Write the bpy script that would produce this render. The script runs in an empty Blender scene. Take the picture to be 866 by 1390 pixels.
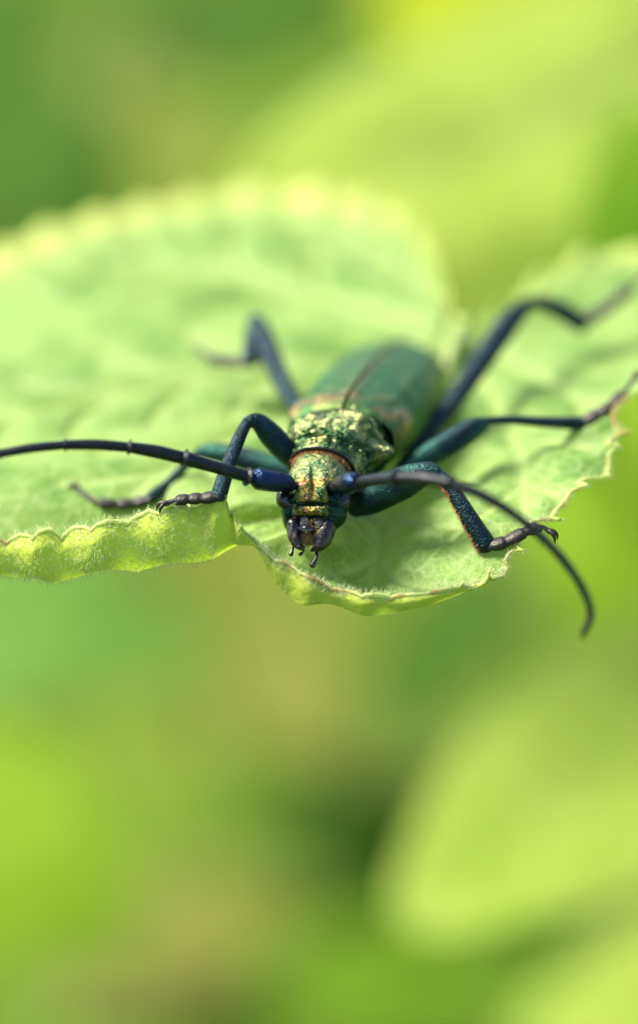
import bpy, math, random
import numpy as np
from mathutils import Vector, noise

random.seed(7); RNG = np.random.default_rng(7)
SC = bpy.context.scene
COL = SC.collection

# ------------------------------------------------------------------ camera, sky, sun, exposure
# one unit is one centimetre; the beetle's face is at the origin, the camera looks along +Y, tilted down
PITCH = math.radians(25.0); CP, SP = math.cos(PITCH), math.sin(PITCH)
DIST, PPU = 26.6, 220.0                       # focus distance, photograph pixels per unit there
AU = np.array([1.0, 0, 0]); AW = np.array([0, SP, CP]); AD = np.array([0, CP, -SP])
CAM_LOC = -DIST * AD

cam_data = bpy.data.cameras.new("camera"); cam = bpy.data.objects.new("camera", cam_data); COL.objects.link(cam)
cam.location = CAM_LOC; cam.rotation_euler = (math.pi/2 - PITCH, 0, 0)
cam_data.sensor_fit = 'VERTICAL'; cam_data.sensor_height = 240.0
cam_data.lens = 240.0 * DIST / (1390.0 / PPU)
cam_data.clip_start = 0.1; cam_data.clip_end = 5000
cam_data.dof.use_dof = True; cam_data.dof.focus_distance = DIST - 0.02
APERTURE = 0.82                               # radius of the lens opening, cm
cam_data.dof.aperture_fstop = cam_data.lens * 1e-3 / (2 * APERTURE)
cam_data.dof.aperture_blades = 0
SC.camera = cam

SUN_AZ, SUN_EL = math.radians(-72), math.radians(52)      # azimuth clockwise from +Y
world = bpy.data.worlds.new("World"); SC.world = world; world.use_nodes = True
nt = world.node_tree; bg = nt.nodes["Background"]
sky = nt.nodes.new("ShaderNodeTexSky"); sky.sky_type = 'NISHITA'; sky.sun_disc = False
sky.sun_elevation = SUN_EL; sky.sun_rotation = SUN_AZ
nt.links.new(sky.outputs[0], bg.inputs[0]); bg.inputs[1].default_value = 0.075
sd = bpy.data.lights.new("sun", 'SUN'); sun = bpy.data.objects.new("sun", sd); COL.objects.link(sun)
sd.energy = 3.5; sd.angle = math.radians(22); sd.color = (1.0, 0.91, 0.72)
SUNV = Vector((math.sin(SUN_AZ)*math.cos(SUN_EL), math.cos(SUN_AZ)*math.cos(SUN_EL), math.sin(SUN_EL)))
sun.rotation_euler = (-SUNV).to_track_quat('-Z', 'Y').to_euler(); sun.location = SUNV * 60
SC.view_settings.view_transform = 'Standard'; SC.view_settings.look = 'None'
SC.view_settings.gamma = 1.0; SC.view_settings.exposure = 2.0
SC.render.engine = 'CYCLES'
SC.cycles.use_denoising = True
SC.cycles.max_bounces = 8; SC.cycles.transparent_max_bounces = 8
SC.cycles.sample_clamp_indirect = 6.0

# ------------------------------------------------------------------ helpers
def at(px, py, d):
    """photograph position and distance behind the focus plane (cm) to a world point"""
    s = (1 + d / DIST) / PPU
    return AU*((px-433)*s) + AW*((695-py)*s) + AD*d
def ats(L): return np.array([at(*p) for p in L])
def to_px(P):
    r = P - CAM_LOC; D = r @ AD; s = PPU * DIST / D
    return 433 + (r @ AU)*s, 695 - (r @ AW)*s, D - DIST
def nrm(v): 
    v = np.asarray(v, float); return v / (np.linalg.norm(v, axis=-1, keepdims=True) + 1e-12)

def pchip(t, y, q):
    """shape-keeping cubic interpolation, y may be (n,k)"""
    t = np.asarray(t, float); y = np.asarray(y, float)
    if y.ndim == 1: return pchip(t, y[:, None], q)[:, 0]
    h = np.diff(t)[:, None]; dl = np.diff(y, axis=0) / h
    m = np.zeros_like(y)
    w1 = 2*h[1:] + h[:-1]; w2 = h[1:] + 2*h[:-1]
    ok = dl[1:]*dl[:-1] > 0
    with np.errstate(divide='ignore', invalid='ignore'):
        mm = (w1 + w2) / (w1/dl[:-1] + w2/dl[1:])
    m[1:-1] = np.where(ok, mm, 0); m[0] = dl[0]; m[-1] = dl[-1]
    i = np.clip(np.searchsorted(t, q) - 1, 0, len(t)-2)
    u = ((q - t[i]) / h[i, 0])[:, None]; H = h[i]
    return ((2*u**3-3*u**2+1)*y[i] + (u**3-2*u**2+u)*H*m[i] + (-2*u**3+3*u**2)*y[i+1] + (u**3-u**2)*H*m[i+1])

def catmull(P, n, closed=False, t=None):
    P = np.asarray(P, float); k = len(P)
    if closed:
        q = np.linspace(0, k, n, endpoint=False); i = np.floor(q).astype(int); u = (q - i)[:, None]
        g = lambda o: P[(i+o) % k]
    else:
        q = np.linspace(0, k-1, n); i = np.minimum(np.floor(q).astype(int), k-2); u = (q - i)[:, None]
        Q = np.vstack([2*P[0]-P[1], P, 2*P[-1]-P[-2]])
        g = lambda o: Q[i+o+1]
    a, b, c, d = g(-1), g(0), g(1), g(2)
    return 0.5*((2*b) + (c-a)*u + (2*a-5*b+4*c-d)*u**2 + (3*b-a-3*c+d)*u**3)

class MB:
    def __init__(s): s.v = []; s.f = []; s.m = []; s.n = 0
    def add(s, V, F, mat=0):
        s.v.append(np.asarray(V, float)); F = [tuple(int(i)+s.n for i in f) for f in F]
        s.f += F; s.m += (list(mat) if hasattr(mat, '__len__') else [mat]*len(F)); s.n += len(V); return s
    def grid(s, G, mat=0, wrap=False):
        a, b = G.shape[:2]; F = []
        for i in range(a-1):
            for j in range(b if wrap else b-1):
                k = (j+1) % b; F.append((i*b+j, i*b+k, (i+1)*b+k, (i+1)*b+j))
        return s.add(G.reshape(-1, 3), F, mat)
    def sweep(s, pts, rad, seg=14, n=None, up=(0, 0, 1), flat=1.0, mat=0, smooth=True, tip=True):
        """tube along pts; rad one radius for each point; flat = other axis as share of the radius"""
        pts = np.asarray(pts, float); rad = np.asarray(rad, float)
        n = n or max(8, len(pts)*7)
        if len(pts) == 2: smooth = False
        k = len(pts)
        if smooth: C = catmull(pts, n)
        else:
            q = np.linspace(0, k-1, n); C = np.stack([np.interp(q, range(k), pts[:, c]) for c in range(3)], 1)
        R = pchip(range(k), rad, np.linspace(0, k-1, n)) if k > 2 else np.interp(np.linspace(0, 1, n), [0, 1], rad)
        T = nrm(np.gradient(C, axis=0)); upv = np.asarray(up, float)
        A = np.cross(T, upv); bad = np.linalg.norm(A, axis=1) < .05
        A[bad] = np.cross(T[bad], (1, .2, 0)); A = nrm(A)
        for i in range(1, n):
            if A[i] @ A[i-1] < 0: A[i] = -A[i]
        B = nrm(np.cross(A, T))
        if tip:                                  # rounded ends
            C = np.vstack([C[0]-T[0]*R[0]*.6, C[0]-T[0]*R[0]*.35, C, C[-1]+T[-1]*R[-1]*.35, C[-1]+T[-1]*R[-1]*.6])
            R = np.hstack([R[0]*.25, R[0]*.75, R, R[-1]*.75, R[-1]*.25])
            A = np.vstack([A[:1], A[:1], A, A[-1:], A[-1:]]); B = np.vstack([B[:1], B[:1], B, B[-1:], B[-1:]])
        th = np.linspace(0, 2*math.pi, seg, endpoint=False)
        G = C[:, None] + R[:, None, None]*(A[:, None]*np.cos(th)[None, :, None] + flat*B[:, None]*np.sin(th)[None, :, None])
        base = s.n; s.grid(G, mat, wrap=True); m = len(C)
        s.f.append(tuple(base+j for j in range(seg))); s.m.append(mat)
        s.f.append(tuple(base+(m-1)*seg+j for j in reversed(range(seg)))); s.m.append(mat)
        return s
    def ball(s, c, ax, seg=20, mat=0, frame=None):
        th = np.linspace(0, 2*math.pi, seg, endpoint=False); ph = np.linspace(.02, math.pi-.02, seg//2+1)
        fr = np.eye(3) if frame is None else frame
        L = np.stack([np.sin(ph)[:, None]*np.cos(th)*ax[0], np.sin(ph)[:, None]*np.sin(th)*ax[1], np.cos(ph)[:, None]*np.ones(seg)*ax[2]], -1)
        return s.grid(np.asarray(c) + L @ fr, mat, wrap=True)
    def build(s, name, mats, parent=None, smooth=True):
        V = np.vstack(s.v)
        if parent is not None: V = V - np.array(root_loc(parent))
        me = bpy.data.meshes.new(name); me.from_pydata(V.tolist(), [], s.f)
        for m in (mats if isinstance(mats, (list, tuple)) else [mats]): me.materials.append(m)
        me.polygons.foreach_set("material_index", s.m)
        me.polygons.foreach_set("use_smooth", [smooth]*len(s.f)); me.update()
        o = bpy.data.objects.new(name, me); COL.objects.link(o); o.parent = parent
        return o
def root_loc(o):
    while o.parent: o = o.parent
    return o.location
def thing(name, label, cat, loc, group=None):
    o = bpy.data.objects.new(name, None); COL.objects.link(o); o.location = loc; o.empty_display_size = .2
    o['label'] = label; o['category'] = cat
    if group: o['group'] = group
    return o
def hairs(mb, roots, dirs, length, radius, bend=.25, mat=0):
    """three-sided curved hairs"""
    for p, d in zip(roots, dirs):
        d = nrm(d); L = length*random.uniform(.6, 1.3)
        a = nrm(np.cross(d, RNG.normal(size=3))); b = np.cross(d, a)
        mid = p + d*L*.55 + a*L*bend*.3; end = p + d*L + a*L*bend
        V = [p + radius*(a*math.cos(k*2.094)+b*math.sin(k*2.094)) for k in range(3)] + \
            [mid + .7*radius*(a*math.cos(k*2.094)+b*math.sin(k*2.094)) for k in range(3)] + [end]
        F = [(k, (k+1) % 3, 3+(k+1) % 3, 3+k) for k in range(3)] + [(3+k, 3+(k+1) % 3, 6) for k in range(3)]
        mb.add(V, F, mat)

def fnoise(P, scale, oct=3):
    return np.array([noise.fractal(Vector(p)*scale, 1.0, 2.0, oct) for p in P])

# ------------------------------------------------------------------ materials
def mat(name):
    m = bpy.data.materials.new(name); m.use_nodes = True; n = m.node_tree
    return m, n, n.nodes["Principled BSDF"], n.nodes["Material Output"]
def nd(n, typ, **kw):
    x = n.nodes.new(typ)
    for k, v in kw.items():
        if k.startswith('i_'): 
            key = k[2:]; x.inputs[int(key) if key.isdigit() else key.replace('_', ' ')].default_value = v
        else: setattr(x, k, v)
    return x
def ramp(n, stops, fac=None):
    r = n.nodes.new("ShaderNodeValToRGB"); e = r.color_ramp.elements
    while len(e) < len(stops): e.new(.5)
    for x, (p, c) in zip(e, stops): x.position = p; x.color = (*c, 1)
    if fac is not None: n.links.new(fac, r.inputs[0])
    return r
def tex(n, scale, detail=3, dist=0, rough=.55, kind="ShaderNodeTexNoise", vec=None):
    t = n.nodes.new(kind); t.inputs["Scale"].default_value = scale
    if kind == "ShaderNodeTexNoise":
        t.inputs["Detail"].default_value = detail; t.inputs["Distortion"].default_value = dist; t.inputs["Roughness"].default_value = rough
    if vec is None: vec = coords(n)
    n.links.new(vec, t.inputs["Vector"]); return t
def coords(n):
    for x in n.nodes:
        if x.bl_idname == "ShaderNodeTexCoord": return x.outputs["Object"]
    return n.nodes.new("ShaderNodeTexCoord").outputs["Object"]
def bump(n, b, h, strength, dist, prev=None):
    x = n.nodes.new("ShaderNodeBump"); x.inputs["Strength"].default_value = strength; x.inputs["Distance"].default_value = dist
    n.links.new(h, x.inputs["Height"])
    if prev is not None: n.links.new(prev, x.inputs["Normal"])
    if b is not None: n.links.new(x.outputs[0], b.inputs["Normal"])
    return x.outputs[0]

def chitin(name, stops, nscale, metallic=.9, rough=.3, bump1=(60, .5, .01), bump2=None, coat=.0, stretch=None):
    m, n, b, o = mat(name); vec = coords(n)
    if stretch:
        mp = nd(n, "ShaderNodeMapping"); mp.inputs["Scale"].default_value = stretch; n.links.new(vec, mp.inputs[0]); vec = mp.outputs[0]
    t = tex(n, nscale, 5, .6, .65, vec=vec); r = ramp(n, stops, t.outputs[0])
    n.links.new(r.outputs[0], b.inputs["Base Color"]); b.inputs["Metallic"].default_value = metallic
    rr = nd(n, "ShaderNodeMapRange"); rr.inputs[3].default_value = rough*.65; rr.inputs[4].default_value = rough*1.5
    t2 = tex(n, nscale*2.3, 3); n.links.new(t2.outputs[0], rr.inputs[0]); n.links.new(rr.outputs[0], b.inputs["Roughness"])
    h = tex(n, bump1[0], 4, .3, vec=vec); nn = bump(n, b, h.outputs[0], bump1[1], bump1[2])
    if bump2:
        v = tex(n, bump2[0], kind="ShaderNodeTexVoronoi"); bump(n, b, v.outputs["Distance"], bump2[1], bump2[2], nn)
    b.inputs["Coat Weight"].default_value = coat; b.inputs["Coat Roughness"].default_value = .15
    return m

M = {}
M['head'] = chitin("head bronze green", [(.30, (.02, .06, .03)), (.42, (.08, .16, .06)), (.52, (.40, .29, .07)), (.58, (.06, .06, .03)), (.66, (.40, .17, .09)), (.8, (.50, .40, .12))], 15, .92, .30, (45, .9, .02), (75, .5, .010))
M['prono'] = chitin("pronotum green", [(.30, (.004, .016, .010)), (.42, (.018, .058, .022)), (.52, (.12, .16, .06)), (.60, (.33, .32, .13)), (.66, (.03, .075, .035)), (.74, (.17, .20, .09)), (.84, (.16, .09, .04))], 7, .92, .31, (26, .9, .022), (70, .5, .008))
M['vertex'] = chitin("green crown of the head", [(.30, (.012, .04, .02)), (.44, (.06, .11, .05)), (.54, (.20, .22, .09)), (.62, (.06, .09, .04)), (.72, (.26, .13, .07)), (.82, (.2, .2, .1))], 16, .9, .34, (70, .6, .012), (95, .5, .010))
M['under'] = chitin("dark green underside", [(.3, (.004, .015, .012)), (.6, (.01, .045, .03)), (.8, (.03, .05, .03))], 6, .85, .4, (40, .5, .01))
M['elytra'] = chitin("wing case green", [(.3, (.012, .070, .020)), (.5, (.028, .125, .034)), (.62, (.07, .14, .040)), (.78, (.16, .16, .045))], 4, .85, .42, (50, .7, .012), (70, .3, .006))
def _bronze():
    n = M['elytra'].node_tree; b = n.nodes["Principled BSDF"]; src = b.inputs["Base Color"].links[0].from_socket
    a_ = nd(n, "ShaderNodeAttribute", attribute_name="bronze"); x = nd(n, "ShaderNodeMix", data_type='RGBA'); n.links.new(src, x.inputs[6])
    t = tex(n, 16, 4); r = ramp(n, [(.35, (.06, .08, .025)), (.5, (.20, .14, .05)), (.65, (.28, .20, .08))], t.outputs[0]); n.links.new(r.outputs[0], x.inputs[7])
    n.links.new(a_.outputs["Fac"], x.inputs[0]); n.links.new(x.outputs[2], b.inputs["Base Color"])
_bronze()
M['humerus'] = chitin("copper shoulder", [(.3, (.12, .06, .03)), (.6, (.34, .17, .08)), (.8, (.24, .20, .08))], 6, .85, .42, (40, .6, .012))
M['leg'] = chitin("blue black leg", [(.3, (.003, .008, .013)), (.5, (.008, .023, .034)), (.7, (.009, .034, .031)), (.85, (.025, .026, .018))], 5, .78, .30, (70, .8, .012), (95, .5, .008))
M['femur'] = chitin("green femur", [(.3, (.003, .009, .013)), (.5, (.006, .027, .031)), (.68, (.012, .060, .042)), (.85, (.018, .034, .060))], 4, .82, .30, (70, .7, .010), (95, .4, .008))
M['antenna'] = chitin("black blue antenna", [(.3, (.003, .004, .006)), (.6, (.007, .009, .014)), (.85, (.024, .020, .020))], 6, .5, .36, (60, .5, .008))
M['scape'] = chitin("deep blue scape", [(.3, (.004, .008, .02)), (.55, (.012, .032, .085)), (.8, (.02, .024, .05))], 8, .85, .28, (70, .5, .01), (60, .4, .01))
M['black'] = chitin("black shell", [(.3, (.006, .006, .006)), (.6, (.015, .012, .012)), (.8, (.05, .035, .028))], 10, .2, .16, (40, .3, .008), coat=.5)
M['eye'] = chitin("black eye", [(.3, (.004, .004, .004)), (.7, (.010, .009, .009))], 10, 0, .22, (90, .3, .004))
M['mandible'] = chitin("dark red brown jaw", [(.3, (.006, .005, .006)), (.50, (.012, .008, .008)), (.66, (.08, .04, .03)), (.78, (.20, .15, .14))], 7, .5, .2, (60, .6, .012), (50, .3, .01), coat=.5, stretch=(2.2, 1.6, .6))
M['tarsus'] = chitin("brown black foot", [(.3, (.005, .004, .004)), (.58, (.014, .009, .007)), (.8, (.10, .04, .015))], 9, .2, .45, (60, .5, .01))
M['pale'] = chitin("pale lip", [(.3, (.03, .027, .027)), (.55, (.12, .11, .11)), (.8, (.22, .13, .11))], 12, .5, .25, (40, .4, .01))
def simple(name, c, rough=.5, trans=0):
    m, n, b, o = mat(name); t = tex(n, 20, 2); r = ramp(n, [(.3, tuple(x*.75 for x in c)), (.7, tuple(min(1, x*1.25) for x in c))], t.outputs[0])
    n.links.new(r.outputs[0], b.inputs["Base Color"]); b.inputs["Roughness"].default_value = rough
    if trans:
        tr = nd(n, "ShaderNodeBsdfTranslucent"); n.links.new(r.outputs[0], tr.inputs[0])
        mx = nd(n, "ShaderNodeMixShader"); mx.inputs[0].default_value = trans
        n.links.new(b.outputs[0], mx.inputs[1]); n.links.new(tr.outputs[0], mx.inputs[2]); n.links.new(mx.outputs[0], o.inputs[0])
    return m
M['orange hair'] = simple("orange hair", (.55, .24, .07), .5, .3)
M['yellow hair'] = simple("yellow hair", (.42, .30, .09), .5, .3)
M['fuzz'] = simple("white leaf fuzz", (.68, .72, .46), .6, .5)
M['stalk'] = simple("leaf stalk", (.22, .30, .08), .5, .2)

def leaf_mat(name, c0, c1, back, trans_c, trans=.4, vein=(.31, .43, .13), scale=1.4, attr=True, rough=.55, sheen=.07):
    m, n, b, o = mat(name); vec = coords(n)
    t = tex(n, scale, 4, .4); r = ramp(n, [(.36, c0), (.60, c1)] if attr else [(.32, c0), (.68, c1)], t.outputs[0])
    col = r.outputs[0]
    def mix(a, bcol, fac):
        x = nd(n, "ShaderNodeMix", data_type='RGBA'); n.links.new(a, x.inputs[6])
        if isinstance(bcol, tuple): x.inputs[7].default_value = (*bcol, 1)
        else: n.links.new(bcol, x.inputs[7])
        n.links.new(fac, x.inputs[0]); return x.outputs[2]
    if attr:
        cell = tex(n, 7, kind="ShaderNodeTexVoronoi"); cell.feature = 'DISTANCE_TO_EDGE'
        cr = ramp(n, [(.0, (.45, .45, .45)), (.09, (0, 0, 0))], cell.outputs[0]); col = mix(col, (.36, .46, .19), cr.outputs[0])
        cell2 = tex(n, 22, kind="ShaderNodeTexVoronoi"); cell2.feature = 'DISTANCE_TO_EDGE'
        cr2 = ramp(n, [(.0, (.28, .28, .28)), (.10, (0, 0, 0))], cell2.outputs[0]); col = mix(col, (.34, .45, .17), cr2.outputs[0])
        sp = tex(n, 5.5, 2); spr = ramp(n, [(.70, (0, 0, 0)), (.76, (.5, .5, .5))], sp.outputs[0]); col = mix(col, (.10, .20, .035), spr.outputs[0])
        at_ = nd(n, "ShaderNodeAttribute", attribute_name="vein"); col = mix(col, vein, at_.outputs["Fac"])
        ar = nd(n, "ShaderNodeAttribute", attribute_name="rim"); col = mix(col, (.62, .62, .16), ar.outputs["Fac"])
        rust_n = tex(n, 1.7, 2); rust = ramp(n, [(.60, (0, 0, 0)), (.70, (1, 1, 1))], rust_n.outputs[0])
        mm = nd(n, "ShaderNodeMath", operation='MULTIPLY'); n.links.new(ar.outputs["Fac"], mm.inputs[0]); n.links.new(rust.outputs[0], mm.inputs[1])
        mm2 = nd(n, "ShaderNodeMath", operation='MULTIPLY', i_1=.7); n.links.new(mm.outputs[0], mm2.inputs[0])
        col = mix(col, (.55, .13, .04), mm2.outputs[0])
    ge = nd(n, "ShaderNodeNewGeometry"); colb = mix(col, back, ge.outputs["Backfacing"])
    n.links.new(colb, b.inputs["Base Color"]); b.inputs["Roughness"].default_value = rough
    b.inputs["Sheen Weight"].default_value = sheen; b.inputs["Sheen Roughness"].default_value = .5; b.inputs["Sheen Tint"].default_value = (.9, 1, .7, 1)
    b.inputs["Specular IOR Level"].default_value = .3
    if not attr: b.inputs["Sheen Weight"].default_value = 0; b.inputs["Roughness"].default_value = .75; b.inputs["Specular IOR Level"].default_value = .15
    w = tex(n, 9, 4, .5); nn = bump(n, b, w.outputs[0], .45, .03)
    v = tex(n, 16, kind="ShaderNodeTexVoronoi"); v.feature = 'DISTANCE_TO_EDGE'; bump(n, b, v.outputs[0], .3, .02, nn)
    tr = nd(n, "ShaderNodeBsdfTranslucent"); tr.inputs[0].default_value = (*trans_c, 1)
    mx = nd(n, "ShaderNodeMixShader"); mx.inputs[0].default_value = trans
    n.links.new(b.outputs[0], mx.inputs[1]); n.links.new(tr.outputs[0], mx.inputs[2]); n.links.new(mx.outputs[0], o.inputs[0])
    return m
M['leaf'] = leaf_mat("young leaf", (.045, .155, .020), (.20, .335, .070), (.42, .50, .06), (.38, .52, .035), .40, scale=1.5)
M['rim'] = simple("leaf rim", (.72, .74, .30), .5, .55)
def _rust():
    n = M['rim'].node_tree; r = [x for x in n.nodes if x.bl_idname == "ShaderNodeValToRGB"][0]; t = [x for x in n.nodes if x.bl_idname == "ShaderNodeTexNoise"][0]
    t.inputs["Scale"].default_value = 2.6; t.inputs["Detail"].default_value = 4
    e = r.color_ramp.elements; e[0].position = .35; e[0].color = (.60, .72, .20, 1); e[1].position = .56; e[1].color = (.72, .80, .30, 1)
    x = e.new(.70); x.color = (.60, .30, .08, 1); x = e.new(.80); x.color = (.42, .10, .04, 1)
_rust()
def _spot():
    n = M['rim'].node_tree; b = n.nodes["Principled BSDF"]; src = b.inputs["Base Color"].links[0].from_socket
    a_ = nd(n, "ShaderNodeAttribute", attribute_name="spot"); x = nd(n, "ShaderNodeMix", data_type='RGBA'); n.links.new(src, x.inputs[6]); x.inputs[7].default_value = (.50, .15, .04, 1)
    n.links.new(a_.outputs["Fac"], x.inputs[0])
    for l in list(src.links):
        if l.to_node != x: n.links.new(x.outputs[2], l.to_socket)
_spot()
M['b_yellow'] = leaf_mat("yellow green leaf", (.225, .32, .045), (.30, .385, .075), (.25, .36, .06), (.44, .50, .055), .42, attr=False)
M['b_green'] = leaf_mat("bright green leaf", (.085, .20, .006), (.13, .25, .012), (.18, .3, .05), (.22, .40, .02), .4, attr=False)
M['b_dark'] = leaf_mat("dark green leaf", (.028, .085, .004), (.045, .115, .007), (.03, .07, .01), (.06, .15, .006), .2, attr=False)
M['b_lime'] = leaf_mat("lime leaf", (.30, .38, .010), (.38, .44, .02), (.3, .36, .05), (.5, .55, .01), .42, attr=False)
M['b_vivid'] = leaf_mat("vivid green leaf", (.145, .26, .010), (.195, .31, .018), (.2, .3, .05), (.29, .42, .012), .4, attr=False)
M['b_teal'] = leaf_mat("blue green leaf", (.09, .20, .030), (.11, .23, .038), (.12, .22, .08), (.10, .22, .03), .3, attr=False)
M['b_dry'] = leaf_mat("dry tan leaf", (.115, .145, .020), (.14, .145, .030), (.15, .16, .04), (.13, .16, .02), .25, attr=False)

# ------------------------------------------------------------------ ground
GZ = -14.0
def ground():
    m, n, b, o = mat("mossy soil")
    t = tex(n, .11, 4, .4); r = ramp(n, [(.35, (.04, .10, .004)), (.5, (.075, .125, .010)), (.62, (.095, .115, .016)), (.75, (.075, .15, .010))], t.outputs[0])
    n.links.new(r.outputs[0], b.inputs["Base Color"]); b.inputs["Roughness"].default_value = .95; b.inputs["Specular IOR Level"].default_value = .1
    h = tex(n, 3, 5); bump(n, b, h.outputs[0], .8, .3)
    ax = np.unique(np.concatenate([-np.geomspace(40, 3000, 14), np.linspace(-40, 80, 70), np.geomspace(80, 3000, 14)]))
    X, Y = np.meshgrid(ax, ax, indexing='ij'); P = np.stack([X.ravel(), Y.ravel(), 0*X.ravel()], 1)
    near = np.exp(-((P[:, 0]/60)**2 + ((P[:, 1]-20)/60)**2))
    P[:, 2] = GZ + near*.9*fnoise(P, .12, 4) - .3
    mb = MB(); mb.grid(P.reshape(len(ax), len(ax), 3)[:, :, :]); g = mb.build("ground", m); g.data.flip_normals() if g.data.polygons[0].normal.z < 0 else None
    g['kind'] = 'structure'
    return g
ground()

# ------------------------------------------------------------------ the big leaf
# margin round the leaf: photograph position and depth; the leaf stalk joins at the notch at the back
SP_B = [(500,808,-.17),(565,807,-.15),(625,794,-.11),(680,771,-.04),(708,738,.03),(742,708,.14),(785,668,.3),(826,632,.5),
        (842,588,.7),(848,545,.92),(900,500,1.3),(985,455,2.0),(1010,405,2.7),(945,355,3.35),(870,338,3.65),(800,342,3.6),(735,372,3.45),(680,415,3.15),
        (632,440,2.85),(604,398,3.15),(590,350,3.75),(555,298,4.5),(470,266,5.0),(380,256,5.15),(290,262,5.2),(190,280,5.1),(90,305,4.9),(0,338,4.6),
        (-120,400,4.1),(-260,490,3.2),(-330,580,2.2),(-320,670,1.2),(-220,735,.55),(-100,745,.3),(0,732,.12),(75,722,.06),(150,712,.03),(215,694,.01),(270,684,-.01),(303,677,-.03),
        (318,706,-.05),(345,735,-.08),(375,758,-.11),(410,778,-.14),(450,798,-.17)]
B = ats(SP_B); NB = len(B)
CEN = at(500, 672, .62)
RL = np.array([0, .22, .45, .66, .82, .92, .97, 1.0])
prof = np.zeros((len(RL), NB, 3))
LIP = {34:1, 35:1, 36:1, 37:1, 38:1, 39:.8, 33:1, 32:.7, 40:.75, 41:.45, 42:.2}
for j, b_ in enumerate(B):
    for i, r in enumerate(RL):
        p = CEN*(1-r) + b_*r; p[2] = CEN[2] + (b_[2]-CEN[2])*(r**1.9)
        # the front part bends down a little only near the edge
        prof[i, j] = p
    FL = {0:833, 1:827, 2:809, 3:782, 43:822, 44:822, 42:797, 41:770}
    if (j in FL):
        px, py, d = SP_B[j]; e1, e2 = at(px, py*.5+FL[j]*.5, d-.012), at(px, FL[j], d+.02)
        k = .35 if j == 41 else 1
        prof[6, j] = prof[6, j]*(1-k)+e1*k; prof[5, j] = prof[5, j]*(1-k)+e2*k
        for i in (1, 2, 3, 4):
            r = RL[i]/.95; p = CEN*(1-r)+e2*r; p[2] = CEN[2] + (e2[2]-CEN[2])*(r**1.9)
            prof[i, j] = prof[i, j]*(1-k)+p*k
    if j in LIP:
        k = LIP[j]; px, py, d = SP_B[j]
        bot = {42:766, 32:790, 33:790, 34:786, 35:784, 36:776, 37:768, 38:762, 39:757, 40:756, 41:757}[j]
        q = {7:at(px, py, d), 6:at(px, py*.62+bot*.38, d-.03), 5:at(px, py*.28+bot*.72, d+.0), 4:at(px+4, bot, d+.11)}
        inner = at(px*.80+100, 725, .48) ; inner[2] = q[4][2] - .02
        q[3] = inner
        q[2] = (CEN*.52 + inner*.48); q[2][2] = CEN[2]*.45 + inner[2]*.55
        for i in q: prof[i, j] = prof[i, j]*(1-k) + q[i]*k
NT, NR = 1300, 170
rings = np.stack([catmull(prof[i], NT, closed=True) for i in range(len(RL))])
qr = np.linspace(0, 1, NR)**.85
L = pchip(RL, rings.reshape(len(RL), -1), qr).reshape(NR, NT, 3)
# scalloped, crinkled edge
per = np.concatenate([[0], np.cumsum(np.linalg.norm(np.diff(np.vstack([L[-1], L[-1][:1]]), axis=0), axis=1))]); TOT = per[-1]; per = per[:-1]
rw = np.array([noise.noise(Vector((math.cos(a)*3, math.sin(a)*3, 2.2))) for a in np.linspace(0, 2*math.pi, NT, endpoint=False)])
E0x, E0y, E0d = to_px(L[-1])
dens = np.where((E0x < 330) & (E0d < 1.5), 115, 104)/NT
ph = np.cumsum(dens*np.gradient(per)*NT/TOT) + 1.3*rw
pointed = np.clip((E0x-560)/90, 0, 1)*(E0d < 3)          # sharp points on the right, rounded scallops elsewhere
saw = np.abs(np.sin(ph*math.pi))**.55
ph2 = (ph + .18*np.sin(ph*2*math.pi)) % 1.0; pts_ = np.exp(-np.minimum(ph2, 1-ph2)/.15)*1.35
saw = saw*(1-pointed) + pts_*pointed
saw = saw + .22*np.sin(ph*math.pi*5.3)*rw
frontlip = np.clip(1-np.abs(E0x-500)/190, 0, 1)*(E0d < .3)*(E0y > 740)
amp = .065*(1-.5*np.clip((E0d-2)/1.5, 0, 1))*(1+.7*rw)*(1+.9*np.array([noise.noise(Vector((a*70, 3.3, 0))) for a in np.linspace(0, 1, NT)]))*(1-.75*np.minimum(1, frontlip*2))
outw = nrm(L[-1] - L[-9]); side = nrm(np.roll(L[-1], -1, 0) - np.roll(L[-1], 1, 0)); upl = nrm(np.cross(side, outw))
upl *= np.sign(upl[:, 2:3]+1e-6)
wgt = np.clip((qr - .86)/.14, 0, 1)**2
L += wgt[:, None, None]*(outw*(amp*(saw-.7))[:, None])[None]
wave = .035*np.sin(ph*math.pi*1.0+.6)+.045*np.array([noise.noise(Vector((math.cos(a)*9, math.sin(a)*9, 7.7))) for a in np.linspace(0, 2*math.pi, NT, endpoint=False)])
L += (np.clip((qr-.7)/.3, 0, 1)**2)[:, None, None]*(upl*wave[:, None])[None]
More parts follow.
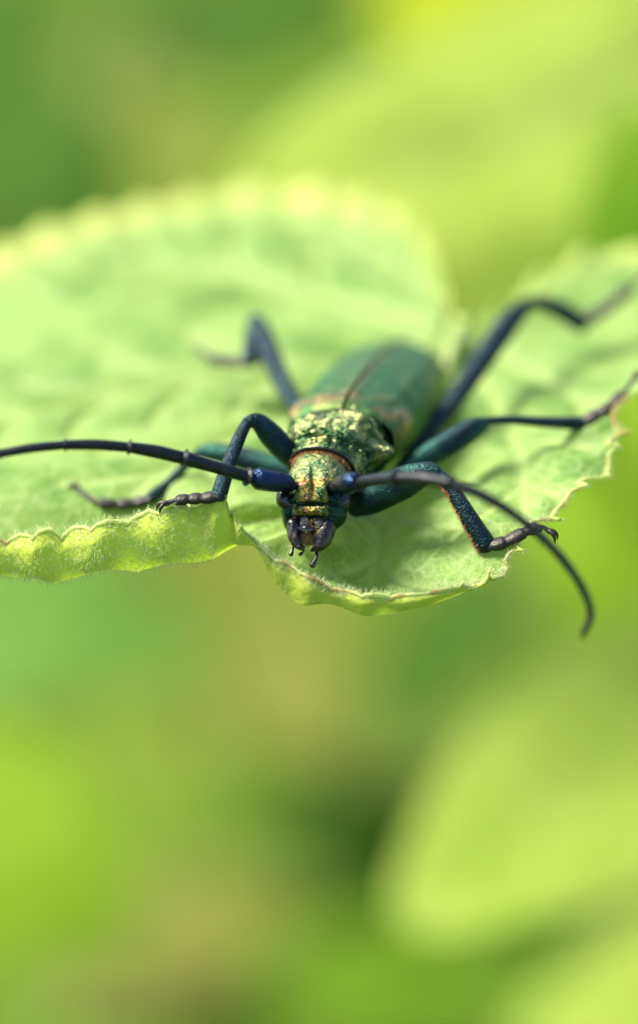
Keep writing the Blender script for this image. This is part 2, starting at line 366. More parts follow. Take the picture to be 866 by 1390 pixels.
# veins: from the notch out to the lobes, with side veins
NOTCH = B[18]*.93 + CEN*.07
def vein_line(a, b, bow=0):
    a, b = a[:2], b[:2]; t = np.linspace(0, 1, 24)[:, None]; n_ = np.array([-(b-a)[1], (b-a)[0]])
    return a + (b-a)*t + n_*bow*np.sin(t*math.pi)
mains = [(0, -.03), (4, .05), (9, .08), (12, .06), (15, .05), (42, -.05), (35, -.06), (31, -.06), (27, -.07), (23, -.06)]
VL = []
for j, bow in mains:
    v = vein_line(NOTCH, B[j], bow); VL.append((v, .05))
    ln = np.linalg.norm(v[-1]-v[0]); nsec = int(ln/.55)
    for k in range(2, nsec):
        f = k/nsec; p = v[int(f*23)]; tn = nrm(v[min(23, int(f*23)+1)] - v[max(0, int(f*23)-1)])
        for s_ in (-1, 1):
            ang = s_*.8; dr = np.array([tn[0]*math.cos(ang)-tn[1]*math.sin(ang), tn[0]*math.sin(ang)+tn[1]*math.cos(ang)])
            e = p + dr*(1.1*(1-f*.55)); VL.append((vein_line(p, e, -s_*.08), .026))
flat = L.reshape(-1, 3)
from mathutils.kdtree import KDTree
vpts = np.vstack([v for v, w in VL]); 
def segdist(P):
    best = np.full(len(P), 9.0)
    for v, w in VL:
        lo, hi = v.min(0)-.2, v.max(0)+.2
        idx = np.where((P[:, 0] > lo[0]) & (P[:, 0] < hi[0]) & (P[:, 1] > lo[1]) & (P[:, 1] < hi[1]))[0]
        if not len(idx): continue
        q = P[idx, :2]; bd = np.full(len(idx), 9.0)
        for a, b in zip(v[:-1], v[1:]):
            ab = b-a; t = np.clip(((q-a) @ ab)/(ab @ ab+1e-9), 0, 1); dd = np.linalg.norm(q-(a+t[:, None]*ab), axis=1); bd = np.minimum(bd, dd)
        best[idx] = np.minimum(best[idx], bd*(.05/w)**.5)
    return best
vd = segdist(flat)
edgef = np.repeat(1-np.clip((qr-.88)/.12, 0, 1), NT)
vmask = np.exp(-(vd/.048)**2)
farl = np.clip((to_px(flat)[2]-.8)/1.0, 0, 1)
groove = -(.022+.022*farl)*np.exp(-(vd/.07)**2) + .026*np.minimum(vd, .3)/.3
puck = np.array([noise.noise(Vector((p[0]*3.1, p[1]*3.1, 1.3))) for p in flat])*.018
big = np.array([noise.noise(Vector((p[0]*.8, p[1]*.8, 4.3))) for p in flat])*.05
mv = VL[0][0]; q_ = flat[:, :2]; dm = np.full(len(flat), 9.0); tm = np.zeros(len(flat))
for i_, (a, b) in enumerate(zip(mv[:-1], mv[1:])):
    ab = b-a; t_ = np.clip(((q_-a) @ ab)/(ab @ ab), 0, 1); dd = np.linalg.norm(q_-(a+t_[:, None]*ab), axis=1); k_ = dd < dm; dm[k_] = dd[k_]; tm[k_] = (i_+t_[k_])/23
valley = -.20*np.exp(-(dm/.34)**1.3)*np.clip(tm/.15, 0, 1)*np.clip((1-tm)/.10, .25, 1)
flat[:, 2] += valley*np.repeat(1-np.clip((qr-.72)/.26, 0, 1), NT)
flat[:, 2] += (groove + puck)*edgef + big*np.clip(edgef, 0, 1)*np.repeat(np.clip(qr*2.5, 0, 1), NT)*.8
L = flat.reshape(NR, NT, 3)
leaf = thing("leaf", "large pale green heart-shaped leaf with scalloped yellow rim, the beetle standing on it", "leaf", Vector(at(632, 440, 2.85)))
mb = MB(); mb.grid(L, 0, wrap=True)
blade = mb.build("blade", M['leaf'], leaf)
if np.mean([p.normal.z for p in blade.data.polygons[NT*20:NT*20+500]]) < 0: blade.data.flip_normals()
def setattr_f(o, name, arr):
    a = o.data.attributes.new(name, 'FLOAT', 'POINT'); a.data.foreach_set("value", np.asarray(arr, np.float32))
LDm = to_px(L[-1])[2]
setattr_f(blade, "vein", vmask*.9*edgef)
setattr_f(blade, "rim", np.maximum(np.repeat(np.clip((qr-.972)/.028, 0, 1), NT)*np.tile(.6+.4*np.clip(rw*2+.5, 0, 1), NR), np.repeat(np.clip((qr-.90)/.06, 0, 1), NT)*np.tile(.5*np.clip((LDm-2.6)/1.2, 0, 1), NR)))  # thin edge tint; wide band at the back paints backlit glow into the colour
# rolled rim gives the edge its thickness
ri = MB(); th = np.linspace(0, 2*math.pi, 8, endpoint=False)
rad = .013*(1+.35*np.array([noise.noise(Vector((a*60, 0, 0))) for a in np.linspace(0, 1, NT)]))
G = L[-1][:, None] + rad[:, None, None]*(outw[:, None]*np.cos(th)[None, :, None] + upl[:, None]*np.sin(th)[None, :, None])
G = np.concatenate([G, G[:1]]); ri.grid(G, 0, wrap=True); ro = ri.build("rim", M['rim'], leaf)
rx, ry, rd = to_px(G.reshape(-1, 3)); spot = np.zeros(len(rx))
for x0, y0, sg, am in ((432, 792, 20, .95), (462, 800, 14, .8), (590, 806, 8, .8), (690, 772, 9, .9), (742, 712, 7, .6), (6, 733, 6, 1), (846, 550, 9, .7), (390, 765, 8, .6)):
    spot = np.maximum(spot, .75*am*np.exp(-((rx-x0)/sg)**2-((ry-y0)/25)**2)*(rd < 2))
setattr_f(ro, "spot", spot)
# fuzz on the near edge and the turned-up lip, and short down on the blade near the beetle
E = L[-1]; ex, ey, ed = to_px(E)
fz = MB(); idx = np.where((ex > -20) & (ex < 880) & (ey > 480) & (ed < 1.4) & ((ex < 288) | (ex > 335) | (RNG.random(len(ex)) < .25)))[0]
rt, dr = [], []
for _ in range(2600):
    i = int(random.choice(idx)); k = NR-1-int(abs(random.gauss(0, 2.2))); k = max(k, NR-12)
    p = L[k, i]; rt.append(p); dr.append(outw[i]*1.1 + RNG.normal(size=3)*.7 + upl[i]*random.choice((-.4, .5)))
hairs(fz, rt, dr, .05, .0016)
lipi = np.where((ex > -20) & (ex < 288) & (ed < .6) & (ey > 600))[0]
nrmg = np.cross(np.roll(L, -1, 1)-L, np.roll(L, -1, 0)-L); nrmg = nrm(nrmg); nrmg *= np.sign(nrmg[NR//3, :, 2].mean())
rt, dr = [], []
for _ in range(1500):
    i = int(random.choice(lipi)); k = random.randint(NR-34, NR-2); rt.append(L[k, i]); dr.append(-nrmg[k, i] + RNG.normal(size=3)*.5)
hairs(fz, rt, dr, .05, .0012)
LX, LY, LD = to_px(L.reshape(-1, 3))
cand = np.where((LX > 280) & (LX < 800) & (LY > 690) & (LD < .9))[0]
rt, dr = [], []
for _ in range(3500):
    i = int(random.choice(cand)); rt.append(L.reshape(-1, 3)[i]); dr.append(nrmg.reshape(-1, 3)[i] + RNG.normal(size=3)*.6)
hairs(fz, rt, dr, .028, .0011)
fo = fz.build("fuzz", M['fuzz'], leaf); fo['kind'] = 'stuff'
st = MB(); s0 = NOTCH + np.array([0, 0, -.03])
st.sweep([s0 - np.array([.1, .5, .03]), s0, at(655, 455, 4.5), at(720, 500, 8), at(800, 600, 12.5), at(830, 760, 15), np.array([*at(840, 900, 17)[:2], GZ-.3])], [.04, .08, .10, .11, .13, .14, .16], 10, 70)
st.build("leaf_stalk", M['stalk'], leaf)

# helper to find the leaf's height under a point
from mathutils.bvhtree import BVHTree
bvh = BVHTree.FromPolygons([Vector(v) for v in L.reshape(-1, 3)], [(i*NT+j, i*NT+(j+1) % NT, (i+1)*NT+(j+1) % NT, (i+1)*NT+j) for i in range(0, NR-1) for j in range(NT)])
def on_leaf(px, py, lift=.02):
    d = Vector(at(px, py, 0)) - Vector(CAM_LOC); h = bvh.ray_cast(Vector(CAM_LOC), d.normalized())
    return None if h[0] is None else np.array(h[0]) + np.array([0, 0, lift])

# ------------------------------------------------------------------ the beetle
bt = thing("longhorn_beetle", "dark metallic green longhorn beetle facing the camera with long blue-black antennae", "beetle", Vector(at(470, 655, .6)))
LAT = nrm(np.array([.972, -.235, 0.0])); HEAD = nrm(np.array([-.235, -.972, 0.0])); UPV = np.array([0, 0, 1.0])
# t, px, py, d, half width, height above, height below, tilt of the ring (0 faces forward, 90 faces down), squareness
KEY = [
 (0.00, 553, 497, 2.56, .010, .010, .010, -8, 2.0),
 (0.15, 552, 498, 2.50, .150, .100, .090, -8, 2.0),
 (0.50, 545, 504, 2.28, .280, .185, .160, -7, 2.1),
 (1.00, 525, 524, 1.85, .350, .240, .200, -6, 2.2),
 (1.50, 505, 549, 1.35, .370, .255, .230, -4, 2.3),
 (2.00, 484, 574, .95, .355, .245, .240, -2, 2.4),
 (2.30, 474, 585, .76, .325, .225, .235, 0, 2.4),
 (2.40, 467, 592, .66, .285, .205, .20, 0, 2.1),
 (2.48, 465, 594, .63, .285, .205, .20, 0, 2.1),
 (2.62, 460, 600, .56, .305, .212, .21, 0, 2.1),
 (2.85, 451, 612, .44, .318, .222, .22, 3, 2.1),
 (3.05, 445, 624, .34, .275, .210, .21, 6, 2.1),
 (3.20, 440, 634, .26, .232, .188, .19, 9, 2.1),
 (3.26, 438, 637, .235, .222, .183, .18, 11, 2.1),
 (3.29, 437, 639, .225, .212, .174, .17, 12, 2.1),
 (3.32, 437, 639, .245, .185, .150, .16, 13, 2.1),
 (3.38, 436, 641, .225, .185, .152, .17, 17, 2.1),
 (3.55, 432, 655, .17, .192, .170, .18, 38, 2.2),
 (3.75, 428, 672, .14, .192, .165, .17, 62, 2.3),
 (4.00, 425, 690, .13, .192, .150, .16, 80, 2.4),
 (4.25, 423, 707, .14, .170, .135, .15, 88, 2.4),
 (4.50, 422, 722, .16, .140, .110, .12, 92, 2.2),
 (4.65, 421, 733, .17, .090, .070, .08, 94, 2.0),
 (4.70, 421, 736, .17, .010, .010, .010, 94, 2.0)]
K = np.array(KEY, float)
def body_ring(tq, nseg, phi=None):
    v = pchip(K[:, 0], np.column_stack([ats(K[:, 1:4]), K[:, 4:]]), tq)
    c = v[:, :3]; hw, hu, hd, tl, sq = v[:, 3:].T
    phi = np.linspace(0, 2*math.pi, nseg, endpoint=False) if phi is None else phi
    a = np.radians(tl)[:, None]; up = UPV*np.cos(a) + HEAD*np.sin(a)      # dorsal direction
    cs, sn = np.cos(phi)[None], np.sin(phi)[None]; e = 2/sq[:, None]
    x = np.sign(cs)*np.abs(cs)**e*hw[:, None]; y = np.sign(sn)*np.abs(sn)**e*np.where(sn > 0, hu[:, None], hd[:, None])
    P = c[:, None] + LAT*x[..., None] + up[:, None]*y[..., None]
    return P
NSB = 200
tq = np.unique(np.concatenate([np.linspace(0, 2.3, 70), np.linspace(2.3, 3.2, 110), np.linspace(3.2, 3.4, 30), np.linspace(3.4, 4.7, 150)]))
G = body_ring(tq, NSB); sh = G.shape
N_ = nrm(np.cross(np.roll(G, -1, 1)-np.roll(G, 1, 1), np.gradient(G, axis=0)))
ctr = G.mean(1, keepdims=True); N_ *= np.sign(((G-ctr)*N_).sum(-1, keepdims=True))
P = G.reshape(-1, 3); Nf = N_.reshape(-1, 3); T = np.repeat(tq, NSB); PH = np.tile(np.linspace(0, 360, NSB, endpoint=False), len(tq))
px, py, pd = to_px(P); disp = np.zeros(len(P))
dors = np.sin(np.radians(PH)) > -.2
def g2(x0, y0, sx, sy, a, rot=0):
    dx, dy = px-x0, py-y0; c, s = math.cos(rot), math.sin(rot)
    return a*np.exp(-((dx*c+dy*s)/sx)**2 - ((-dx*s+dy*c)/sy)**2)
ishead = (T > 3.34) & dors
hd = np.zeros(len(P))
hd += g2(409, 664, 9, 16, .028, -.1) + g2(438, 664, 9, 16, .028, .1)          # antennal tubercles
hd += g2(423.5, 660, 2.0, 22, -.030)                                            # groove down the forehead
hd += g2(395, 664, 7, 9, -.030) + g2(453, 666, 8, 9, -.030)                     # antenna sockets
hd += g2(423, 684, 30, 2.6, -.030) + g2(423, 693, 24, 6, .022)                  # brow line and clypeus
hd += g2(423, 703, 24, 2.5, -.022)
hd += g2(400, 693, 4, 9, -.02) + g2(448, 693, 4, 9, -.02)
hd += g2(391, 690, 7, 16, .018) + g2(462, 695, 10, 18, .022) + g2(391, 704, 5, 11, .014) + g2(460, 705, 6, 12, .020)                   # cheeks
disp += hd*ishead
isp = (T > 2.44) & (T < 3.27)
wr = np.array([noise.fractal(Vector((T_*3.1, ph_*.012, 3.0)), 1.0, 2.0, 3) for T_, ph_ in zip(T[isp], PH[isp])])
rg = np.array([abs(noise.noise(Vector((p[0]*11, p[1]*13, p[2]*11)))) for p in P[isp]])
pw = np.clip((T[isp]-2.44)/.06, 0, 1)*np.clip((3.27-T[isp])/.05, 0, 1)
disp[isp] += pw*(.030*wr + .034*(rg-.25) + .012*np.sin(T[isp]*95+wr*9)*np.clip(wr*2+.5, 0, 1))
# discal bumps and side spines of the pronotum
TT, PP = T, PH
def gb(t0, p0, st_, sp_, a):
    dp = (PP-p0+180) % 360-180; return a*np.exp(-((TT-t0)/st_)**2-(dp/sp_)**2)
disp += gb(2.88, 172, .08, 11, .12) + gb(2.88, 8, .07, 11, .09)
disp += gb(2.72, 118, .10, 14, .03) + gb(2.72, 62, .10, 14, .03) + gb(3.02, 112, .07, 14, .02) + gb(3.02, 68, .07, 14, .02)
disp += isp*(gb(2.56, 90, .02, 80, -.018) + gb(3.12, 90, .02, 80, -.020))
disp += (T > 3.34)*.006*np.array([noise.noise(Vector(p)*26) for p in P])
P = P + Nf*disp[:, None]
ringm = []
for i in range(len(tq)-1):
    t = .5*(tq[i]+tq[i+1])
    ringm.append(2 if t < 2.44 else 1 if t < 3.275 else 3 if t < 3.345 else 0)
mb = MB(); Gd = P.reshape(sh)
for k in range(1): mb.grid(Gd, 0, wrap=True)
mats_f = []
for i in range(len(tq)-1):
    for j in range(NSB):
        phd = (j+.5)*360/NSB; low = 195 < phd < 345
        m_ = ringm[i]
        if low and m_ in (0, 1): m_ = 2
        if m_ == 0:
            q = i*NSB+j; cx, cy = px[q], py[q]
            if cy < 648 + 5*noise.noise(Vector((cx*.13, cy*.13, .5))) + 3*noise.noise(Vector((cx*.5, cy*.5, 2))): m_ = 4
            nz_ = noise.noise(Vector((cx*.16, cy*.16, 7))); n2 = noise.noise(Vector((cx*.35, cy*.35, 9)))
            if (cy > 668 and abs(cx-423.5) > 22 + 6*nz_ + 3*n2) or (682+2*nz_ < cy < 687+4*n2) or cy > 700+6*nz_ or (cx > 446+4*nz_ and cy > 655) or (cy > 655 and n2 > .42): m_ = 2
            if (abs(cx-399.5) < 2.2 or abs(cx-443) < 2) and 684 < cy < 699 + 4*n2: m_ = 0
        mats_f.append(m_)
mb.m = mats_f
mb.build("body", [M['head'], M['prono'], M['under'], M['black'], M['vertex']], bt)
# wing cases
for s_ in (-1, 1):
    te = np.linspace(0.06, 2.44, 90); nph = 46
    ph_ = np.linspace(math.radians(89.2), math.radians(-28), nph)
    if s_ < 0: ph_ = math.pi - ph_
    Ge = body_ring(np.clip(te, 0.06, 2.3), 0, ph_); ce = body_ring(np.clip(te, .06, 2.3), 60).mean(1)[:, None]
    shift = np.maximum(te-2.3, 0); Ge = Ge + (HEAD*shift[:, None]*1.25)[:, None]
    Ne = nrm(np.cross(np.gradient(Ge, axis=0), np.gradient(Ge, axis=1))); Ne *= np.sign(((Ge-ce)*Ne).sum(-1, keepdims=True))
    u = np.linspace(0, 1, nph)[None]; v = ((te-.06)/2.38)[:, None]
    off = .030*np.clip(np.minimum(np.minimum(.7+u/.02, (1-u)/.05), np.minimum(v/.03, (1-v)/.035)), 0, 1)**.5 - .006
    off = off + .014*np.exp(-(u/.05)**2)*np.clip(v*8, 0, 1)                 # raised suture
    off = off + .05*np.exp(-((v-.93)/.07)**2-((u-.62)/.14)**2)             # shoulder
    off = off + .010*np.exp(-((u-.35)/.05)**2)*(v < .9)*np.clip(v*3, 0, 1)
    off = off + .007*np.array([noise.noise(Vector(p)*9) for p in Ge.reshape(-1, 3)]).reshape(off.shape)
    Ge = Ge + Ne*off[..., None]
    e = MB(); e.grid(Ge); o = e.build("wing_case", M['elytra'], bt)
    nz = np.array([noise.fractal(Vector(p)*7, 1.0, 2.0, 3) for p in Ge.reshape(-1, 3)]).reshape(off.shape)
    br = np.exp(-((v-.955)/.05)**2)*np.clip(.45+1.1*nz, 0, 1) + .95*np.exp(-((v-.93)/.06)**2-((u-.64)/.13)**2) + .45*np.exp(-(u/.03)**2) + .25*np.clip(nz-.1, 0, 1)
    setattr_f(o, "bronze", np.clip(br, 0, 1).ravel())
sc_ = MB(); sc_.ball(at(470, 553, .62), (.05, .05, .03)); sc_.build("scutellum", M['prono'], bt)

# eyes, kidney shaped round the antenna sockets
for (pts, r) in (([(393, 655, .10), (387, 667, .07), (387, 680, .05), (394, 686, .03)], [.014, .046, .054, .022]),
                 ([(459, 654, .12), (464, 667, .09), (464, 681, .07), (456, 688, .03)], [.014, .050, .058, .022])):
    e = MB(); e.sweep(ats(pts), r, 16, 24); e.build("eye", M['eye'], bt)
# jaws
def jaw(pts, r, flat):
    j = MB(); P_ = ats(pts); j.sweep(P_, r, 22, 44, up=AD, flat=flat)
    V = np.vstack(j.v); x, y, z = to_px(V); base = j.v; V += -AD*(.012*np.array([noise.noise(Vector(p)*14) for p in V]) + .010*np.abs(np.sin(x*.35+y*.12)))[:, None]*(1) ; j.v = [V]
    j.build("jaw", M['mandible'], bt)
jaw([(401, 703, .06), (399, 714, .03), (399, 727, -.01), (404, 739, -.03), (413, 748, -.02)], [.034, .044, .040, .028, .005], .9)
jaw([(439, 703, .06), (443, 714, .03), (440, 728, .0), (433, 741, -.02), (421, 748, -.01)], [.040, .060, .058, .038, .005], .75)
lb = MB(); lb.sweep(ats([(414, 704, -.010), (413, 711, -.03), (412, 716, -.03)]), [.026, .028, .02], 14, 14, up=AD, flat=.4); lb.build("upper_lip", M['pale'], bt)
lb = MB(); lb.sweep(ats([(433, 704, -.005), (433, 710, -.025), (431, 715, -.03)]), [.020, .022, .014], 14, 14, up=AD, flat=.4); lb.build("upper_lip", M['pale'], bt)
lb = MB(); lb.sweep(ats([(406, 718, -.02), (416, 719, -.045), (426, 719, -.02)]), [.020, .030, .020], 14, 18, up=AD, flat=.8); lb.build("mouth_plate", M['black'], bt)
hb = MB(); rt = [at(random.gauss(418, 5), random.uniform(722, 730), random.uniform(-.01, .06)) for _ in range(260)]
hairs(hb, rt, [-AW + .25*RNG.normal(size=3) - .2*AD for _ in rt], .075, .0022, .4); h_ = hb.build("mouth_hair", M['yellow hair'], bt); h_['kind'] = 'stuff'
mbr = MB(); rt = []; dr = []
for _ in range(80):
    x_ = random.choice((-1, 1)); p = at(423 + x_*random.uniform(0, 7), random.uniform(704, 730), random.uniform(-.06, .0)); rt.append(p); dr.append(-AD*.5 - AW*.6 + AU*x_*.5 + RNG.normal(size=3)*.4)
hairs(mbr, rt, dr, .05, .0013, .4); o = mbr.build("mouth_bristle", M['yellow hair'], bt); o['kind'] = 'stuff'
for pts, r in (([(398, 738, .05), (397, 746, .03), (395, 753, .02)], [.012, .010, .016]),
               ([(428, 745, .03), (430, 754, .0), (428, 760, -.01), (424, 768, -.02)], [.012, .011, .013, .021]),
               ([(412, 742, .08), (410, 750, .06), (407, 753, .05)], [.012, .010, .012]),):
    p = MB(); p.sweep(ats(pts), r, 12, 20); p.build("palp", M['black'], bt)
# orange fringe under the collar
fr = MB(); ph_ = np.linspace(math.radians(18), math.radians(162), 420); Rr = body_ring(np.array([3.31]), 0, ph_)[0]; rt, dr = [], []
for p in Rr:
    q = p + RNG.normal(size=3)*.004; rt.append(q); dr.append(HEAD*.9 - UPV*.55 + RNG.normal(size=3)*.25)
hairs(fr, rt, dr, .045, .0024, .2); f_ = fr.build("collar_hair", M['orange hair'], bt); f_['kind'] = 'stuff'

# antennae: a thick first joint, then a chain of segments each swollen at its end
def antenna(scape, srad, nodes, rads):
    a = MB(); a.sweep(ats(scape), srad, 18, 26); root = a.build("antenna", M['scape'], bt)
    p0 = ats(scape)[-1]; N = ats(nodes)
    for i in range(len(nodes)-1):
        p, q = N[i], N[i+1]; a_, b_ = rads[i], rads[i+1]
        pm = (p+q)/2 
        if 0 < i < len(nodes)-2:
            tn = (N[i+1]-N[i-1]); tn2 = N[i+2]-N[i]; pm = pm + (tn/np.linalg.norm(tn) - tn2/np.linalg.norm(tn2))*np.linalg.norm(q-p)*.12
        d = nrm(q-p); m = MB()
        m.sweep([p, p*.9+pm*.1, pm, q*.88+pm*.12, q*.97+pm*.03, q], [a_*.72, a_*.80, a_*.84, b_*.90, b_*1.28, b_*.98], 14, 40, smooth=True)
        m.build("antenna_segment", M['antenna'], root)
antenna([(398, 661, .00), (388, 655, -.02), (370, 653, -.06), (352, 650, -.10), (344, 649, -.12)], [.035, .056, .068, .070, .048],
        [(343, 649, -.12), (336, 647, -.14), (250, 622, -.26), (175, 607, -.36), (88, 604, -.44), (0, 616, -.50), (-90, 645, -.55), (-180, 690, -.6)],
        [.036, .048, .050, .040, .035, .031, .028, .025])
antenna([(452, 663, .00), (459, 660, -.06), (468, 657, -.16), (476, 655, -.27), (481, 655, -.33)], [.035, .052, .064, .066, .046],
        [(482, 655, -.33), (488, 655, -.37), (541, 649, -.70), (612, 656, -.90), (684, 689, -.98), (740, 735, -1.02), (775, 775, -1.04), (796, 812, -1.05), (801, 840, -1.05), (789, 864, -1.04)],
        [.036, .046, .047, .039, .036, .034, .031, .029, .027, .017])

# legs: thigh (with hip), shin, foot with padded joints and two claws
def leg(fem, frad, tib, trad, foot, scale=1.0, fm='femur', tm='leg', fringe=False, flat=.8, ff=.75):
    foot = foot_on_leaf(foot); tib = list(tib); f0 = foot[0]
    tib[-1] = (tib[-1][0], tib[-1][1], f0[2])
    a = MB(); a.sweep(ats(fem), frad, 18, 40, flat=ff, up=AD); root = a.build("leg", M[fm], bt)
    t = MB(); t.sweep(ats(tib), trad, 16, 40, flat=flat, up=AD); t.build("shin", M[tm], root)
    F = np.array([p if len(p) == 3 and not isinstance(p, tuple) else at(*p) for p in foot]); n = len(F)
    q = catmull(F, 60); m = MB()
    cuts = [0, 14, 27, 40, 59]
    for i in range(4):
        seg = q[cuts[i]:cuts[i+1]+1]
        rr = ([.046, .050, .060, .058] if i < 3 else [.030, .026, .028, .034])
        ss = seg[np.linspace(0, len(seg)-1, 4).astype(int)]
        m.sweep(ss, np.array(rr)*scale*(1-.08*i), 12, 14, up=(0, 0, 1), flat=.62)
        if i < 3:                                                  # pad lobes
            dseg = nrm(ss[-1]-ss[0]); sd_ = nrm(np.cross(dseg, UPV))
            for s in (-1, 1): m.sweep([ss[1]-UPV*.006, ss[2]+sd_*s*.022*scale-UPV*.008, ss[-1]+sd_*s*.030*scale+dseg*.016-UPV*.012], [.016*scale, .024*scale, .014*scale], 8, 10)
    e = q[-1]; dd = nrm(q[-1]-q[-6]); sd_ = nrm(np.cross(dd, UPV))
    for s in (-1, 1):
        m.sweep([e-dd*.02, e+dd*.022+sd_*s*.016+UPV*.010, e+dd*.044+sd_*s*.026-UPV*.004, e+dd*.048+sd_*s*.028-UPV*.036], [.016*scale, .015*scale, .010*scale, .003], 8, 14)
    m.build("foot", M['tarsus'], root)
    if fringe:
        T_ = ats(tib); C = catmull(T_, 160)[30:]; h = MB(); rt = []; dr = []
        for _ in range(420):
            i = random.randrange(len(C)); r_ = np.interp(i, [0, len(C)-1], [trad[1], trad[-1]]); dv = nrm(fringe[0]*AU + fringe[1]*AW + .3*RNG.normal(size=3))
            rt.append(C[i]+dv*r_*.9); dr.append(dv*.7 + nrm(C[-1]-C[0])*.6)
        hairs(h, rt, dr, .028, .0014); o = h.build("shin_hair", M['orange hair'], root); o['kind'] = 'stuff'
def foot_on_leaf(pts, lift=.05, far=.45):
    out = []
    for (x, y, d) in pts:
        p = lp(x, y, lift); hit = p is not None and abs(p[2]-d) < far
        out.append((x, y, p[2] if hit else d))
    return out
def lp(px, py, lift=.035):
    p = on_leaf(px, py, lift)
    return None if p is None else to_px(p)
def fpt(px, py, d, lift=.03):
    """foot point: on the leaf when the leaf is there close to the wanted depth, else in the air"""
    p = lp(px, py, lift)
    if p is not None and abs(p[2]-d) < .5: return (p[0], p[1], p[2])
    return (px, py, d)
# front legs
leg([(478, 688, .30), (505, 676, .22), (545, 656, .16), (578, 642, .12), (594, 643, .10)], [.07, .10, .105, .072, .05],
    [(594, 643, .10), (612, 662, .08), (636, 702, .06), (660, 741, .05)], [.036, .044, .056, .066],
    [(660, 741, .04), (684, 736, .04), (712, 722, .07), (733, 715, .1), (746, 722, .1)], 1.0, fringe=(-.85, -.5))
leg([(410, 626, .34), (392, 615, .30), (372, 595, .26), (352, 574, .22), (338, 571, .19)], [.06, .078, .078, .058, .042],
    [(337, 571, .19), (326, 592, .15), (310, 632, .07), (297, 674, -.01)], [.034, .040, .046, .052],
    [(299, 673, -.06), (278, 676, -.05), (258, 677, -.04), (238, 679, -.04), (225, 684, -.05)], .95)
# middle legs
leg([(545, 640, .62), (575, 622, .62), (612, 600, .64), (642, 582, .68), (658, 574, .70)], [.06, .075, .082, .070, .042],
    [(655, 572, .70), (690, 570, .74), (740, 573, .80), (790, 575, .84)], [.026, .028, .036, .046],
    [(790, 573, .84), (808, 562, .86), (828, 550, .90), (848, 530, .95), (862, 512, 1.0)], .9)
leg([(400, 640, .75), (370, 632, .80), (330, 622, .85), (290, 614, .9), (270, 614, .92)], [.06, .07, .072, .06, .038],
    [(270, 614, .92), (252, 632, .88), (228, 658, .82), (205, 676, .80)], [.026, .03, .036, .042],
    [(205, 677, .8), (185, 682, .8), (160, 684, .82), (130, 680, .85), (104, 662, .95)], .9)
# hind legs
leg([(548, 628, 1.1), (580, 590, 1.25), (626, 530, 1.5), (680, 452, 1.85), (710, 417, 2.0)], [.045, .055, .068, .082, .055],
    [(708, 413, 2.0), (735, 411, 2.05), (765, 424, 2.12), (790, 441, 2.2)], [.038, .048, .062, .066],
    [(790, 440, 2.2), (812, 425, 2.25), (835, 408, 2.3), (860, 388, 2.4), (880, 370, 2.5)], 1.05, fm='leg')
leg([(425, 590, 1.2), (402, 552, 1.35), (378, 508, 1.6), (356, 455, 1.9), (345, 432, 2.0)], [.045, .055, .066, .072, .05],
    [(344, 433, 2.0), (342, 450, 1.95), (341, 472, 1.85), (341, 492, 1.78)], [.036, .046, .056, .058],
    [(341, 492, 1.78), (322, 491, 1.85), (302, 489, 1.9), (285, 484, 1.95), (272, 476, 2.0)], 1.0, fm='leg')

# ------------------------------------------------------------------ leaves of the plants behind and below
def bleaf(label, px, py, d, length, width, ang, m, up=.5, fold=.12, roll=0, tip=1.6, rnd=.75, group="blurred leaves around the beetle's leaf", name="leaf"):
    """a heart-shaped leaf; length and width in photograph pixels; ang the way the tip points in the photograph (0 right, 90 up);
    up blends the blade's facing between the lens (0) and the sky (1)"""
    s = (1+d/DIST)/PPU; Lc, Wc = length*s, width*s
    n = nrm(-AD*(1-up) + UPV*up + AU*roll); a = math.radians(ang)
    td = AU*math.cos(a) + AW*math.sin(a); td = td - AD*((td @ n)/(AD @ n)); Ln = np.linalg.norm(td); td = nrm(td)
    sdv = nrm(np.cross(n, td)); C = at(px, py, d)
    nu, nv = 60, 33; u = np.linspace(0, 1, nu); v = np.linspace(-1, 1, nv)
    w = np.sin(math.pi*np.clip(u, 0, 1)**.72)**rnd * (1-.25*u**tip); w[0] = .02; w[-1] = .004
    teeth = 1 + .035*np.abs(np.sin(u*math.pi*17))
    sag = -.10*Lc*(u-.45)**2*2
    Gp = np.zeros((nu, nv, 3)); 
    seed = hash_(label)
    for i in range(nu):
        for j in range(nv):
            x = v[j]; lx = Lc*(u[i]-.5)*Ln + (-.14*Lc*(1-u[i])**4*abs(x)**1.5)
            ly = .5*Wc*w[i]*x*(teeth[i] if abs(x) > .9 else 1)
            side_v = abs(math.sin(u[i]*26 - abs(x)*5))**6*.004*Lc
            lz = sag[i] + fold*abs(ly) - .25*abs(ly)**2/Wc + .03*Lc*noise.noise(Vector((lx*.7+seed, ly*.7, seed))) - side_v
            Gp[i, j] = C + td*lx + sdv*ly + n*lz
    base = Gp[0, nv//2]
    root_z = GZ-.2; gp = np.array([base[0]+.6, base[1]+1.0, root_z])
    r = thing(name, label, "leaf", Vector(base), group)
    b = MB(); b.grid(Gp); o = b.build("blade", M[m], r)
    if np.array(o.data.polygons[nv*20].normal) @ n < 0: o.data.flip_normals()
    v_ = MB(); v_.sweep(Gp[:-2:8, nv//2] - n*.03, np.linspace(.09, .02, len(Gp[:-2:8]))*Lc/6, 8, 30); v_.build("midrib", M['stalk'], r)
    if d < 60:
        t_ = MB(); t_.sweep([base-n*.03, base - td*.5 - n*.3, (base+gp)/2 - td*.6, gp], [.09, .10, .12, .15], 8, 24); t_.build("leaf_stalk", M['stalk'], r)
    return r
def hash_(s): return sum(ord(c)*(i+3) for i, c in enumerate(s)) % 97
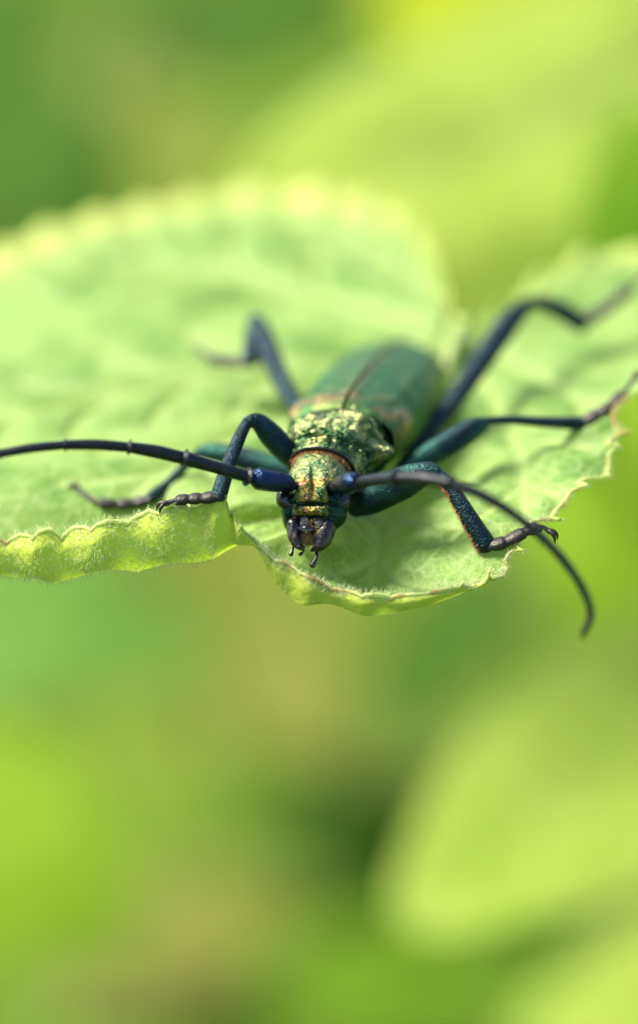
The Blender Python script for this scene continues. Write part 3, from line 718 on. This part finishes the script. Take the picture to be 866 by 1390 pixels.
bleaf("broad bright yellow-green blurred leaf rising behind the top of the beetle's leaf", 590, 215, 10, 1000, 430, 207, 'b_yellow', .6)
bleaf("yellow-green blurred leaf at the top edge, right of the middle", 650, 5, 14, 330, 230, 180, 'b_lime', .4)
bleaf("green blurred leaf at the right edge above the beetle's hind foot", 890, 275, 8.2, 300, 240, 100, 'b_green', .3)
bleaf("vivid green blurred leaf at the right, below the scalloped rim", 880, 690, 12, 420, 460, 250, 'b_vivid', .55)
bleaf("bright yellow-green blurred leaf low on the right with its rounded tip pointing left", 800, 1065, 9.5, 610, 410, 212, 'b_yellow', .6, rnd=.5)
bleaf("bright green blurred leaf in the bottom right corner", 890, 1350, 14, 440, 280, 195, 'b_yellow', .6)
bleaf("smooth blue-green blurred leaf at the left below the turned-up rim", 40, 830, 14, 520, 360, 350, 'b_teal', .5)
bleaf("vivid green blurred leaf at the bottom left edge", -10, 1160, 16, 460, 380, 330, 'b_vivid', .6)
bleaf("dark green blurred leaf at the lower middle between tan patches", 410, 1130, 24, 320, 220, 200, 'b_dark', .5)
bleaf("dark green blurred leaf at the top, left of the middle", 385, 10, 22, 340, 240, 10, 'b_dark', .4)
bleaf("dark green blurred leaf at the left edge above the beetle's leaf", 10, 200, 18, 340, 380, 80, 'b_dark', .4)
bleaf("dark green blurred leaf between the tan patch and the bright leaf low on the right", 585, 905, 22, 330, 200, 235, 'b_dark', .5)
bleaf("dark green blurred leaf in the top left corner", 20, 10, 28, 300, 220, 20, 'b_dark', .5)
bleaf("mid green blurred leaf at the bottom edge, right of the middle", 520, 1330, 20, 360, 240, 180, 'b_green', .5)
dry = "dry tan leaves blurred far below"
bleaf("tan dry blurred leaf under the front tip of the beetle's leaf", 440, 940, 24, 360, 260, 160, 'b_dry', .8, group=dry, name="dry_leaf")
bleaf("tan dry blurred leaf near the bottom, left of the middle", 270, 1250, 22, 330, 260, 30, 'b_dry', .8, group=dry, name="dry_leaf")
bleaf("tan dry blurred leaf near the top left", 225, 100, 34, 260, 240, 20, 'b_dry', .8, group=dry, name="dry_leaf")
